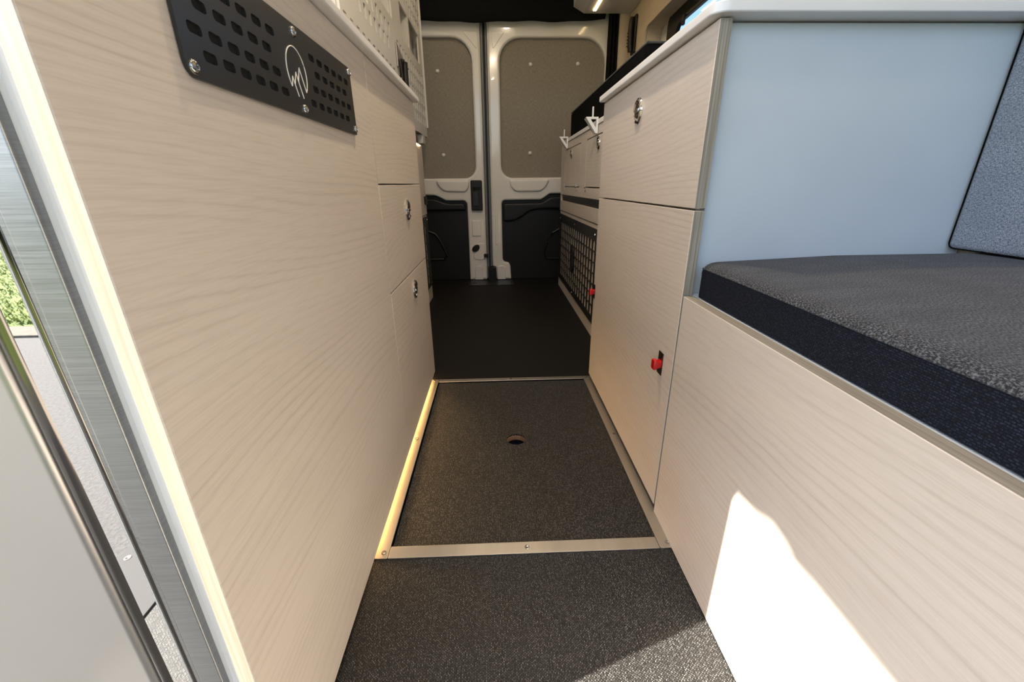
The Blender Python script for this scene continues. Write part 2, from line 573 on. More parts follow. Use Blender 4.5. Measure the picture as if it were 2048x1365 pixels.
link('core', box(-30, 6, -10.8, -9.95, -0.525, 1.7, 0.15), 'leaf', hedge)

# ------------------------------------------------------------------ floor
fl = thing('floor', 'dark woven vinyl van floor running to the rear doors', 'floor', (0, 1, 0), kind='structure')
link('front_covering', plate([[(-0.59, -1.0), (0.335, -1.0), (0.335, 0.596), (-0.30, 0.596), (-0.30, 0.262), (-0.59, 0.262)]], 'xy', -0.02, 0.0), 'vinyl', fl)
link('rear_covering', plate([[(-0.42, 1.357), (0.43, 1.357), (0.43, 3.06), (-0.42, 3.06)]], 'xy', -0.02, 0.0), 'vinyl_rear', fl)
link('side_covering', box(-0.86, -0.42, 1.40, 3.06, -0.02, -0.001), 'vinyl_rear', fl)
link('subfloor', box(-0.86, 0.86, 0.25, 3.10, -0.075, -0.06), 'grey_seal', fl)
link('threshold_plate', plate([rr(-0.204, 0.113, 2.845, 3.04, 0.008), circle(-0.165, 2.917, 0.006, 14, 0.022)], 'xy', 0.0, 0.004, 0.001), 'black', fl)
hz = thing('floor_hatch', 'woven dark vinyl floor hatch with a round finger hole', 'hatch', (0.04, 0.98, -0.02))
HO = rr(-0.216, 0.302, 0.625, 1.337, 0.003)
link('covering', plate([HO, circle(0.041, 0.978, 0.026, 28)], 'xy', -0.006, -0.0015), 'vinyl', hz)
link('plywood', plate([HO, circle(0.041, 0.978, 0.0255, 28)], 'xy', -0.020, -0.0062), 'ply', hz)
def trim(name, outline, screws, label):
    t = thing(name, label, 'metal trim', (sum(p[0] for p in outline) / len(outline), sum(p[1] for p in outline) / len(outline), 0), kind='structure')
    link('bar', plate([outline], 'xy', 0.0, 0.0035, 0.0009), 'alu', t)
    for x, y in screws:
        link('screw', FLAT_SCREW, 'screw', t, (x, y, 0.0035))
trim('trim_1', rr(-0.2185, 0.3000, 0.594, 0.6215, 0.001), [(0.045, 0.608)], 'flat aluminium strip along the near edge of the floor hatch')
trim('trim_2', rr(-0.2185, 0.3000, 1.340, 1.360, 0.001), [(0.04, 1.351)], 'flat aluminium strip along the far edge of the floor hatch')
trim('trim_3', rr(-0.300, -0.219, 0.594, 1.360, 0.004), [(-0.229, 0.607), (-0.234, 0.988), (-0.232, 1.349)], 'aluminium strip lit golden beside the hatch under the galley')
trim('trim_4', rr(0.3005, 0.345, 0.594, 1.360, 0.004), [(0.319, 0.607), (0.317, 0.984), (0.312, 1.349)], 'aluminium strip beside the hatch under the red-tabbed door')
sl = thing('trim_5', 'pale aluminium sill of the sliding door with a screw', 'door sill', (-0.66, 0, 0), kind='structure')
link('sill_plate', box(-0.750, -0.605, -1.0, 0.255, -0.035, -0.010, 0.002), 'sill', sl)
link('nosing', box(-0.605, -0.592, -1.0, 0.255, -0.03, -0.022, 0.001), 'rubber', sl)
link('screw', D_SCREW, 'bronze', sl, (-0.728, -0.105, -0.010))
link('screw', D_SCREW, 'bronze', sl, (-0.728, -0.505, -0.010))

# ------------------------------------------------------------------ van walls, ceiling, windows
wl_ = thing('wall_left', 'beige lined left side wall of the van', 'wall', (-0.89, 1.6, 0), kind='structure')
link('lining', plate([[(0.29, -0.06), (3.10, -0.06), (3.10, 1.90), (0.86, 1.90), (0.86, 0.90), (0.29, 0.90)], rr(2.58, 2.99, 1.36, 1.72, 0.04)], 'yz', -0.92, -0.86), 'wall', wl_)
link('door_header', box(-0.92, -0.84, -1.0, 0.86, 1.635, 1.90, 0.004), 'wall', wl_)
hp = [(-1.0, 1.66), (-1.0, 1.62), (-0.6, 1.620), (-0.3, 1.619), (-0.16, 1.620), (-0.12, 1.620), (-0.088, 1.617), (-0.074, 1.625), (-0.045, 1.629), (-0.018, 1.618), (0.02, 1.612), (0.06, 1.616), (0.12, 1.62), (0.86, 1.62), (0.86, 1.66)]
link('header_seal', plate([hp], 'yz', -0.92, -0.905), 'rubber', wl_)  # unseen lip, wavy outline shaped to cast the shadow edge on the bench
wr_ = thing('wall_right', 'beige fabric lined right side wall of the van with window recess', 'wall', (0.85, 1.6, 0), kind='structure')
WIN = rr(1.42, 2.655, 1.02, 1.436, [0.05, 0.05, 0.05, 0.05])
link('lining', plate([[(-1.0, -0.06), (3.06, -0.06), (3.06, 1.90), (-1.0, 1.90)], WIN], 'yz', 0.82, 0.835, 0.004), 'wall', wr_)
link('outer_skin', plate([[(-1.0, -0.06), (3.10, -0.06), (3.10, 1.90), (-1.0, 1.90)], rr(1.48, 2.50, 1.05, 1.432, 0.06)], 'yz', 0.915, 0.93), 'van_paint', wr_)
rv = link('window_reveal', plate([rr(1.405, 2.67, 1.005, 1.451, 0.06), WIN], 'yz', 0.835, 0.915), 'wall', wr_)
link('rear_pillar', tube([(0.80, 2.99, -0.05), (0.80, 2.99, 1.88)], 0.055, 20), 'wall', wr_)
w1 = thing('window_1', 'black framed window in the right wall showing blue sky', 'window', (0.905, 2.0, 1.05), kind='structure')
link('frame', plate([rr(1.44, 2.52, 1.03, 1.448, 0.05), rr(1.50, 2.40, 1.08, 1.375, [0.03, 0.05, 0.05, 0.03])], 'yz', 0.895, 0.914, 0.004), 'black', w1)
link('pane', plate([rr(1.49, 2.41, 1.07, 1.385, 0.03)], 'yz', 0.903, 0.907), 'glass', w1)
link('latch', box(0.885, 0.896, 2.29, 2.31, 1.345, 1.385, 0.003), 'black', w1)
w2 = thing('window_2', 'bright window behind the perforated folding panel in the left wall', 'window', (-0.89, 2.1, 1.08), kind='structure')
link('frame', plate([rr(2.56, 3.01, 1.34, 1.74, 0.05), rr(2.60, 2.97, 1.38, 1.70, 0.03)], 'yz', -0.875, -0.857, 0.003), 'white_steel', w2)
link('pane', plate([rr(2.59, 2.98, 1.37, 1.71, 0.03)], 'yz', -0.893, -0.888), 'blind', w2, label='translucent white blind')  # added sheet in place of glass, keeps the sun beam out
ce = thing('ceiling', 'pale panelled van ceiling', 'ceiling', (0, 1.2, 1.88), kind='structure')
for i in range(8):
    y0 = -0.75 + i * 0.48
    link('panel', box(-0.92, 0.93, y0, y0 + 0.474, 1.88, 1.90, 0.003), 'ceiling', ce)
link('roof_skin', box(-0.93, 0.94, -0.76, 3.12, 1.905, 1.92), 'van_paint', ce)
# ceiling downlights; the last is unseen, added to brighten the aisle woodwork
for k, (x, y) in enumerate([(0.02, 1.05), (0.12, 1.95), (-0.22, 2.45), (0.02, 0.25)]):
    t = thing('ceiling_lamp', ['round warm downlight over the middle of the aisle', 'round warm downlight over the rear aisle near the bed base', 'round warm downlight close to the rear doors', 'round warm downlight above the bench end of the aisle'][k], 'lamp', (x, y, 1.88), 'downlights in the ceiling')
    link('rim', lathe([(0.045, 0), (0.045, -0.006), (0.036, -0.008), (0.034, -0.003)], 'z', 24), 'white_steel', t, (x, y, 1.88))
    link('diffuser', lathe([(0.034, -0.003), (0.033, -0.006), (0.001, -0.0065)], 'z', 24), 'lamp', t, (x, y, 1.88))
    ld = D.lights.new('downlight', 'AREA')
    ld.shape = 'DISK'; ld.size = 0.06; ld.energy = (7.0, 1.0, 0.8, 1.2)[k]; ld.color = (1.0, 0.80, 0.58)
    lo = D.objects.new('downlight', ld); COL.objects.link(lo)
    lo.parent = t; lo.location = (0, 0, -0.012)

# ------------------------------------------------------------------ rear doors
DY = 3.02
d1 = thing('door_1', 'white painted rear door with tan window cover and black inner handle', 'door', (-0.40, 3.06, 0), kind='structure')
d2 = thing('door_2', 'white painted rear door with wide tan window cover beside the curtain', 'door', (0.36, 3.06, 0), kind='structure')
for d, x0, x1 in ((d1, -0.80, -0.074), (d2, -0.034, 0.78)):
    link('outer_skin', box(x0, x1, 3.085, 3.10, 0.0, 1.66), 'van_paint', d)
fr1 = [(-0.80, 1.602), (-0.074, 1.602), (-0.074, 0.004), (-0.200, 0.004), (-0.199, 0.536), (-0.216, 0.555), (-0.342, 0.556), (-0.385, 0.578), (-0.415, 0.592), (-0.80, 0.596)]
link('frame', plate([rounded(fr1, 0.012), rr(-0.74, -0.130, 0.700, 1.500, [0.06, 0.075, 0.125, 0.1])], 'xz', DY, 3.085, 0.014, 3), 'van_paint', d1)
fr2 = [(-0.034, 1.602), (0.56, 1.602), (0.64, 1.614), (0.722, 1.65), (0.722, 0.597), (0.373, 0.595), (0.345, 0.575), (0.313, 0.556), (0.055, 0.555), (0.041, 0.540), (0.042, 0.150), (0.052, 0.132), (0.085, 0.126), (0.097, 0.100), (0.102, 0.004), (-0.005, 0.004), (-0.010, 0.095), (-0.034, 0.099)]
link('frame', plate([rounded(fr2, 0.012), rr(0.042, 0.705, 0.700, 1.497, [0.075, 0.05, 0.14, 0.125])], 'xz', DY, 3.085, 0.014, 3), 'van_paint', d2)
# window covers
c1 = link('window_cover', plate([rr(-0.745, -0.128, 0.696, 1.504, [0.06, 0.075, 0.125, 0.1])], 'xz', 3.050, 3.064, 0.004), 'tan', d1, label='tan canvas insulating cover')
c2 = link('window_cover', plate([rr(0.040, 0.708, 0.696, 1.501, [0.075, 0.05, 0.14, 0.125])], 'xz', 3.050, 3.064, 0.004), 'tan', d2, label='tan canvas insulating cover')
for c, pts in ((c1, [(-0.347, 1.327), (-0.342, 0.846), (-0.60, 1.327), (-0.60, 0.846)]), (c2, [(0.237, 1.362), (0.536, 1.365), (0.237, 0.853), (0.54, 0.853)])):
    for x, z in pts:
        link('snap', SNAP, 'van_paint', c, (x, 3.050, z))
# lower black linings
p1 = link('lower_lining', plate([rounded([(-0.80, 0.60), (-0.41, 0.597), (-0.34, 0.562), (-0.21, 0.560), (-0.195, 0.54), (-0.196, 0.0), (-0.80, 0.0)], 0.01)], 'xz', 3.050, 3.082, 0.004), 'black', d1)
link('moulded_ledge', plate([rounded([(-0.80, 0.575), (-0.42, 0.570), (-0.34, 0.540), (-0.215, 0.538), (-0.205, 0.49), (-0.80, 0.492)], 0.02)], 'xz', 3.020, 3.052, 0.012, 2), 'black', p1)
link('pocket_rim', tube([(-0.62, 3.046, 0.345), (-0.48, 3.046, 0.352), (-0.434, 3.046, 0.333), (-0.405, 3.046, 0.29), (-0.385, 3.046, 0.247), (-0.359, 3.046, 0.178), (-0.384, 3.046, 0.155), (-0.471, 3.046, 0.154), (-0.62, 3.046, 0.154)], 0.010), 'black', p1)
p2 = link('lower_lining', plate([rounded([(0.037, 0.545), (0.055, 0.56), (0.315, 0.561), (0.375, 0.600), (0.78, 0.602), (0.78, 0.0), (0.098, 0.0), (0.092, 0.10), (0.082, 0.121), (0.038, 0.128)], 0.008)], 'xz', 3.050, 3.082, 0.004), 'black', d2)
link('moulded_ledge', plate([rounded([(0.048, 0.536), (0.32, 0.538), (0.38, 0.576), (0.78, 0.58), (0.78, 0.492), (0.297, 0.494), (0.236, 0.483), (0.182, 0.443), (0.12, 0.414), (0.048, 0.413)], 0.02)], 'xz', 3.020, 3.052, 0.012, 2), 'black', p2)
link('pocket_rim', tube([(0.60, 3.046, 0.365), (0.448, 3.046, 0.357), (0.402, 3.046, 0.331), (0.364, 3.046, 0.266), (0.341, 3.046, 0.196), (0.36, 3.046, 0.15), (0.60, 3.046, 0.14)], 0.008), 'black', p2)
# pressed shapes on the painted frames
def press(d, outline, y0=3.012, bev=0.006):
    return link('pressed_panel', plate([outline], 'xz', y0, 3.03, bev, 3), 'van_paint', d)
press(d1, rounded([(-0.405, 0.690), (-0.385, 0.645), (-0.345, 0.615), (-0.205, 0.610), (-0.180, 0.640), (-0.176, 0.690)], 0.025), 3.006, 0.012)
press(d2, rounded([(0.095, 0.690), (0.100, 0.645), (0.135, 0.610), (0.310, 0.610), (0.345, 0.640), (0.372, 0.690)], 0.025), 3.006, 0.012)
press(d1, rr(-0.171, -0.108, 0.317, 0.425, 0.008), 3.014, 0.004)
press(d1, rr(-0.162, -0.106, 0.006, 0.106, [0, 0, 0.02, 0.02]), 3.014, 0.004)
press(d1, rounded([(-0.178, 1.527), (-0.092, 1.530), (-0.095, 1.435)], 0.012), 3.017, 0.002)
press(d1, rounded([(-0.170, 0.150), (-0.150, 0.265), (-0.085, 0.275), (-0.085, 0.150)], 0.03), 3.016, 0.004)
press(d2, rr(-0.008, 0.010, 0.256, 0.466, 0.004), 3.015, 0.003)
press(d2, rr(0.001, 0.058, 0.006, 0.106, [0, 0, 0.02, 0.02]), 3.014, 0.004)
press(d2, rounded([(-0.006, 1.527), (0.076, 1.527), (0.002, 1.435)], 0.012), 3.017, 0.002)
gm = plate([circle(0, 0, 0.021, 24, 0.031)], 'xz', -0.006, 0.006, 0.003)
link('access_plug', gm, 'black', d1, (-0.150, 3.012, 0.234), (0, math.radians(-38), 0))
hd = link('inner_handle', plate([rr(-0.168, -0.091, 0.492, 0.687, 0.010)], 'xz', 2.992, 3.022, 0.006, 2), 'black', d1, label='black plastic inner door handle')
link('pull_recess', plate([rr(-0.156, -0.103, 0.625, 0.645, 0.004)], 'xz', 2.986, 2.994, 0.002), 'void', hd)  # black plate on the handle face, painted in as recess shade
link('lever', plate([rr(-0.155, -0.118, 0.520, 0.610, 0.006)], 'xz', 2.980, 2.994, 0.003), 'rubber', hd)
link('door_catch', box(-0.094, -0.062, 2.995, 3.02, 0.172, 0.194, 0.003), 'black', d1)
link('edge_seal', tube([(-0.066, 3.03, 0.02), (-0.066, 3.03, 1.60)], 0.008, 10), 'grey_seal', d1)
link('edge_seal', tube([(-0.041, 3.045, 0.10), (-0.041, 3.045, 1.60)], 0.007, 10), 'grey_seal', d2)
link('striker_block', box(-0.066, -0.008, 2.990, 3.05, 0.002, 0.098, 0.004), 'black', d2)
o = link('trim_6', box(-0.080, -0.030, 3.062, 3.084, 0.0, 1.66, 0.001), 'rubber')
tag(o, 'black rubber seal in the gap between the two rear doors', 'door seal', kind='structure')
wb = thing('wall_rear', 'painted body frame around the rear doors', 'wall', (0, 3.09, 0), kind='structure')
link('header', box(-0.93, 0.93, 3.0, 3.10, 1.66, 1.90, 0.01), 'van_paint', wb)
link('sill', box(-0.93, 0.93, 3.045, 3.10, -0.06, 0.0), 'black', wb)
link('side_post', box(0.735, 0.93, 3.04, 3.10, 0.0, 1.66, 0.01), 'van_paint', wb)
link('side_post', box(-0.93, -0.80, 3.04, 3.10, 0.0, 1.66, 0.01), 'van_paint', wb)

# ------------------------------------------------------------------ black curtain over the rear doors
def sheet(fn, nu, nv, thick=0.004):
    bm = bmesh.new()
    g = [[bm.verts.new(fn(i / nu, j / nv)) for j in range(nv + 1)] for i in range(nu + 1)]
    for i in range(nu):
        for j in range(nv):
            bm.faces.new((g[i][j], g[i + 1][j], g[i + 1][j + 1], g[i][j + 1]))
    bmesh.ops.recalc_face_normals(bm, faces=bm.faces)
    bmesh.ops.solidify(bm, geom=list(bm.faces), thickness=thick)
    return fin(bm)
def roll(u, v):
    x = -0.78 + u * 1.455
    a = v * 2 * math.pi * 0.97
    r = 0.10 + 0.003 * math.sin(17 * u) + 0.002 * math.sin(41 * u + 1)
    zc = 1.664 + 0.003 * math.sin(6 * u) + 0.022 * max(0, u - 0.45)
    return (x, 2.967 + 0.28 * r * math.cos(a), zc + (1.06 if math.sin(a) < 0 else 1.5) * r * math.sin(a))
o = link('curtain', sheet(roll, 60, 24), 'black_cloth')
tag(o, 'black blackout curtain rolled up above the rear doors', 'curtain', 'black curtains at the rear doors')
def hang(u, v):
    z = 1.90 - v * 1.15
    w = 0.050 + 0.010 * v
    return (0.722 + (u - 0.5) * w * (1.0 + 0.3 * v) + 0.03 * v * 0.6, 2.968 + 0.018 * math.sin(u * 19 + v * 1.5), z)
o = link('curtain', sheet(hang, 40, 24), 'black_cloth')
tag(o, 'narrow black curtain gathered beside the right rear door', 'curtain', 'black curtains at the rear doors')

# ------------------------------------------------------------------ galley cabinet on the left
gc = thing('galley_cabinet', 'long pale ash galley cabinet with black vent plate and drawers', 'cabinet', (-0.55, 0.85, 0))
link('carcass', box(-0.855, -0.2575, 0.60, 1.398, 0.05, 0.8870), 'wood', gc)
link('carcass', box(-0.855, -0.70, 0.30, 0.60, 0.05, 0.8870), 'wood', gc)
link('carcass', box(-0.855, -0.2575, 0.30, 0.60, 0.868, 0.8870), 'wood', gc)
link('toe_kick', box(-0.84, -0.300, 0.30, 1.39, 0.0, 0.05), 'wood', gc)
fp = link('front_panel', box(-0.2520, L, 0.262, 0.9085, 0.018, 0.8875, 0.0008, 1, {'-y': 1, '+y': 1}), ['wood', 'wood_pale'], gc)
link('side_strip', box(-0.2600, -0.2525, 0.2645, 0.60, 0.018, 0.8875, 0.0008, 1), 'strip_grey', gc)
a = link('drawer_front', box(-0.2560, L, 0.9105, 1.404, 0.6635, 0.8875, 0.0008, 1, {'-y': 1, '+y': 1}), ['wood', 'wood_pale'], gc)
a = link('drawer_front', box(-0.2560, L, 0.9105, 1.402, 0.4355, 0.6605, 0.0008, 1, {'-y': 1, '+y': 1}), ['wood', 'wood_pale'], gc)
def latch_sub(front, x, y, z, s):
    ms = LATCH_R if s > 0 else LATCH_L
    link('push_latch', ms[0], 'chrome', front, (x, y, z), label='chrome round push latch')
    link('button', ms[1], 'dark_chrome', front, (x, y, z))
    link('grip_bar', ms[2], 'chrome', front, (x, y, z))
latch_sub(a, L, 1.171, 0.598, 1)
a = link('drawer_front', box(-0.2560, L, 0.9105, 1.400, 0.018, 0.4325, 0.0008, 1, {'-y': 1, '+y': 1}), ['wood', 'wood_pale'], gc)
latch_sub(a, L, 1.170, 0.383, 1)
link('led_strip', box(-0.2660, -0.2625, 0.62, 1.38, 0.0045, 0.0150, 0.001), 'led_toe', gc, label='warm glowing light strip under the galley')
# vent plate
slots = []
for z, y0, n in ((0.777, 0.401, 6), (0.7602, 0.414, 6), (0.7960, 0.414, 5), (0.8143, 0.401, 6), (0.8143, 0.6385, 6), (0.7972, 0.6513, 5), (0.7790, 0.6385, 6), (0.7608, 0.6248, 6)):
    for k in range(n):
        y = y0 + 0.0264 * k
        slots.append(rounded([(y - 0.0088, z + 0.0026), (y - 0.0068, z + 0.0040), (y + 0.0068, z + 0.0040), (y + 0.0088, z + 0.0018), (y + 0.0088, z - 0.0026), (y + 0.0068, z - 0.0040), (y - 0.0068, z - 0.0040), (y - 0.0088, z - 0.0018)], 0.002, 2))
vp = link('vent_plate', plate([rr(0.380, 0.797, 0.7405, 0.8385, [0.012, 0.004, 0.008, 0.010])] + slots, 'yz', L + 0.0012, L + 0.0040), 'plate', gc, label='dark grey metal vent plate with rows of slots')
link('slot_backing', box(L, L + 0.0012, 0.386, 0.791, 0.746, 0.833), 'void', vp)  # black sheet standing in for the dark inside of the vent
for y, z in ((0.388, 0.748), (0.592, 0.8295), (0.592, 0.7490), (0.7895, 0.831), (0.7895, 0.749), (0.388, 0.831)):
    link('screw', SCREW_X, 'screw', vp, (L + 0.0040, y, z))
XL = L + 0.0042
def strip(pts, w=0.0007):
    return tube([(XL, y, z) for y, z in pts], w, 6)
ring = [(0.5855 + 0.0262 * math.cos(math.radians(a)), 0.7870 + 0.0262 * math.sin(math.radians(a))) for a in range(-42, 223, 6)]
lg = link('emblem', strip(ring), 'logo', vp, label='white etched ring with three peaks')
for pts in ([(0.5660, 0.7695), (0.5705, 0.7803), (0.5805, 0.7612)], [(0.5745, 0.7725), (0.5812, 0.7865), (0.5940, 0.7612)], [(0.5855, 0.7778), (0.5930, 0.7935), (0.6050, 0.7695)]):
    link('emblem_line', strip(pts), 'logo', vp)
wt = link('galley_worktop', plate([rr(-0.855, -0.2220, 0.250, 1.420, [0.0, 0.02, 0.006, 0.0])], 'xy', 0.8890, 0.9040, 0.0035, 2), 'top_white')
tag(wt, 'white worktop slab with rounded edge on the galley cabinet', 'worktop')

# refrigerator set into the end of the galley
fg = thing('refrigerator', 'brushed steel refrigerator with polished strip in the end of the galley', 'refrigerator', (-0.48, 0.42, 0.05))
link('body', box(-0.695, -0.268, 0.285, 0.595, 0.052, 0.866), 'steel', fg)
link('gap_strip', box(-0.2672, -0.2610, 0.2670, 0.284, 0.052, 0.866, 0.001), 'cream', fg)
link('frame', box(-0.2852, -0.2655, 0.2600, 0.285, 0.052, 0.866, 0.0012, 2), 'steel', fg)
link('seal', box(-0.2866, -0.2852, 0.2655, 0.285, 0.052, 0.866), 'void', fg)  # black strip standing in for the shaded gap between frame parts
link('inner_frame', box(-0.2905, -0.2866, 0.2620, 0.285, 0.052, 0.866, 0.0005, 1), 'steel', fg)
link('bead', tube([(-0.2928, 0.2640, 0.052), (-0.2928, 0.2640, 0.889)], 0.0026, 16), 'dark_chrome', fg)
link('bead_lip', tube([(-0.2962, 0.2650, 0.052), (-0.2962, 0.2650, 0.889)], 0.0016, 12), 'cream', fg)
link('polished_strip', box(-0.3125, -0.2970, 0.2630, 0.285, 0.052, 0.866), 'mirror', fg, label='mirror polished strip reflecting the road and lawn')
dr = link('door', box(-0.690, -0.3245, 0.2600, 0.285, 0.056, 0.862, 0.006, 3), 'satin', fg, label='satin silver refrigerator door')
bm = bmesh.new()
prof = [(-0.3128, 0.2640), (-0.3150, 0.2615), (-0.3180, 0.2606), (-0.3210, 0.2612), (-0.3238, 0.2640), (-0.3238, 0.2800), (-0.3128, 0.2800)]
lo_ = [bm.verts.new((x, y, 0.052)) for x, y in prof]; hi_ = [bm.verts.new((x, y, 0.866)) for x, y in prof]
for k in range(len(prof)):
    k2 = (k + 1) % len(prof)
    bm.faces.new((lo_[k], lo_[k2], hi_[k2], hi_[k]))
bm.faces.new(lo_); bm.faces.new(hi_)
link('door_edge', fin(bm), 'dark_chrome', dr)

# ------------------------------------------------------------------ folding bed panel of perforated steel
XP = -0.41
bp = thing('folding_bed_panel', 'folded-up bed panel of white perforated steel above the left cabinet', 'bed panel', (XP, 2.1, 0.93))
def slot(y, z, w=0.027, h=0.041):
    return rr(y - w / 2, y + w / 2, z - h / 2, z + h / 2, 0.003, 2)
def sheet_panel(y0, y1, cuts, rows, dash_z=None):
    holes = [rr(a, b, c, d, 0.008, 3) for a, b, c, d in cuts]
    for z, ya, yb, off in rows:
        n = int((yb - ya) / 0.0625)
        for k in range(n + 1):
            y = ya + off + k * 0.0625
            if y0 + 0.02 < y < y1 - 0.02:
                holes.append(slot(y, z))
    if dash_z:
        y = y0 + 0.04
        while y < y1 - 0.04:
            holes.append(rr(y - 0.015, y + 0.015, dash_z - 0.003, dash_z + 0.003, 0.002, 2))
            y += 0.0605
    return plate([rr(y0, y1, 0.932, 1.86, 0.004)] + holes, 'yz', XP - 0.008, XP, 0.0)
rowsA = [(1.190, 1.592, 2.02, 0.0), (1.2445, 1.60, 2.02, 0.0312), (1.06, 1.5, 2.0, 0.0), (1.005, 1.5, 2.0, 0.0312)]
rowsA += [(z, 1.44, 2.05, 0.0312 * (i % 2)) for i, z in enumerate((1.49, 1.545, 1.60, 1.655, 1.71))]
link('perforated_sheet', sheet_panel(1.388, 2.100, [(1.47, 1.70, 1.295, 1.43), (1.88, 2.088, 1.300, 1.43)], rowsA, 1.114), 'white_steel', bp)
rowsB = [(1.2255, 2.155, 2.80, 0.0), (1.171, 2.155, 2.80, 0.0312), (1.116, 2.155, 2.80, 0.0), (1.061, 2.155, 2.80, 0.0312), (1.006, 2.155, 2.80, 0.0)]
rowsB += [(z, 2.16, 2.80, 0.0312 * (i % 2)) for i, z in enumerate((1.470, 1.525, 1.580, 1.635, 1.69))]
link('perforated_sheet', sheet_panel(2.103, 2.840, [(2.265, 2.452, 1.293, 1.425), (2.478, 2.75, 1.293, 1.43)], rowsB), 'white_steel', bp)
link('backing_sheet', box(XP - 0.046, XP - 0.043, 1.39, 2.84, 0.94, 1.86), 'white_steel', bp)
for yy in (1.392, 1.735, 2.09, 2.455, 2.835):
    link('upright', box(XP - 0.043, XP - 0.0085, yy - 0.012, yy + 0.012, 0.94, 1.86, 0.002), 'white_steel', bp)
link('end_flange', box(XP - 0.046, XP + 0.010, 2.842, 2.846, 0.985, 1.86, 0.001), 'white_steel', bp)
link('foot_bracket', box(XP - 0.03, XP + 0.0, 2.66, 2.74, 0.885, 0.932, 0.003), 'white_steel', bp)
hg = link('strut_bracket', plate([rounded([(2.095, 1.225), (2.105, 1.225), (2.235, 1.195), (2.225, 1.165), (2.095, 1.135)], 0.004)], 'yz', XP + 0.001, XP + 0.006, 0.001), 'alu', bp, label='bare metal strut bracket')
link('gas_strut', tube([(XP + 0.014, 2.20, 1.175), (XP + 0.014, 2.19, 1.02)], 0.014, 12), 'black', bp)
link('strut_clip', tube([(XP + 0.014, 2.18, 1.177), (XP + 0.014, 2.12, 1.165), (XP + 0.014, 2.10, 1.10)], 0.007, 8), 'black', bp)

# ------------------------------------------------------------------ storage cabinets at the rear
def cage_mesh(x0, x1, y0, y1, z0, z1):
    holes = []
    ncol = int((y1 - y0 - 0.05) / 0.0612)
    for c in range(ncol):
        for r in range(7):
            ya = y0 + 0.03 + c * 0.0612
            za = z1 - 0.045 - (r + 1) * 0.0480
            if za < z0 + 0.015: continue
            holes.append([(ya, za), (ya + 0.040, za), (ya + 0.040, za + 0.0425), (ya, za + 0.0425)])
    return plate([rr(y0, y1, z0, z1, 0.006, 2)] + holes, 'yz', x0, x1)
XR = 0.42
rc = thing('storage_cabinet', 'pale ash rear storage cabinet with black grid panel and hinged doors', 'cabinet', (0.62, 2.1, 0))
link('body', box(XR + 0.05, 0.815, 1.372, 2.835, 0.0, 0.880), 'wood', rc)
link('face_frame', plate([[(1.372, 0.50), (2.84, 0.50), (2.84, 0.880), (1.372, 0.880)], rr(2.207, 2.690, 0.640, 0.846, 0.012), rr(1.58, 2.076, 0.640, 0.846, 0.012), [(1.40, 0.558), (2.815, 0.558), (2.815, 0.596), (1.40, 0.596)]], 'yz', XR, XR + 0.016), 'wood', rc)
link('lower_face', plate([[(1.372, 0.0), (2.84, 0.0), (2.84, 0.495), (1.372, 0.495)]], 'yz', XR + 0.003, XR + 0.016), 'wood', rc)
link('open_slot', box(XR + 0.010, XR + 0.0155, 1.40, 2.815, 0.559, 0.595), 'black', rc)  # black strip painted in for the dark inside of the slot
HING = box(-0.002, 0.002, -0.012, 0.012, -0.018, 0.018, 0.0006, 1)
for y0, y1, yl, hs in ((2.2110, 2.6860, 2.47, (2.66, 2.28)), (1.5840, 2.0720, 1.83, (2.045, 1.64))):
    dd = link('door', plate([rr(y0, y1, 0.6445, 0.8420, 0.011)], 'yz', XR, XR + 0.0155, 0.0006), 'wood', rc)
    latch_sub(dd, XR, yl, 0.813, -1)
    for yh in hs:
        hh = link('hinge', HING, 'chrome', dd, (XR - 0.0015, yh, 0.6405))
        link('hinge_barrel', tube([(0, -0.014, 0), (0, 0.014, 0)], 0.0035, 8), 'chrome', dd, (XR - 0.004, yh, 0.6405))
cg = link('grid_panel', cage_mesh(XR - 0.0005, XR + 0.0028, 1.40, 2.835, 0.062, 0.4780), 'black_metal', rc, label='black steel grid panel with rectangular openings')
for y, z in ((2.815, 0.45), (2.29, 0.455), (2.815, 0.090), (2.30, 0.078), (1.80, 0.455)):
    link('screw', SCREW_XN, 'chrome', cg, (XR - 0.0005, y, z))
link('grid_handle', plate([rounded([(2.26, 0.33), (2.32, 0.35), (2.36, 0.32), (2.34, 0.21), (2.30, 0.19), (2.26, 0.22)], 0.02)], 'yz', XR - 0.010, XR - 0.0006, 0.003), 'black', cg)
link('top_board', box(XR - 0.004, 0.815, 1.372, 2.84, 0.882, 0.900, 0.002), 'top_white', rc)
def bracket(y, label):
    t = thing('bed_support_bracket', label, 'bracket', (XR - 0.03, y, 0.85), 'white bed support brackets')
    tri_o = [(0.366, 0.908), (0.418, 0.908), (0.418, 0.848), (0.408, 0.848)]
    tri_i = [(0.386, 0.900), (0.410, 0.900), (0.410, 0.868)]
    link('arm', plate([rounded(tri_o, 0.003), rounded(tri_i, 0.002)], 'xz', y - 0.009, y + 0.009, 0.0012), 'top_white', t)
    link('brace_plate', tube([(0.368, y + 0.02, 0.905), (0.410, y + 0.02, 0.850)], 0.004, 8), 'alu', t)
    link('pin', tube([(0.396, y, 0.908), (0.396, y, 0.945)], 0.0035, 10), 'top_white', t)
bracket(2.60, 'white triangular bracket with pin near the rear doors')
bracket(1.86, 'white triangular bracket with pin beside the kitchen worktop')
lc = thing('storage_cabinet', 'narrow view of rear storage cabinet behind the galley with black grid', 'cabinet', (-0.6, 2.0, 0))
XQ = -0.405
link('body', box(-0.855, XQ - 0.012, 1.41, 2.555, 0.0, 0.868), 'wood', lc)
link('face', box(XQ - 0.012, XQ, 1.41, 2.56, 0.50, 0.868, 0.001), 'wood', lc)
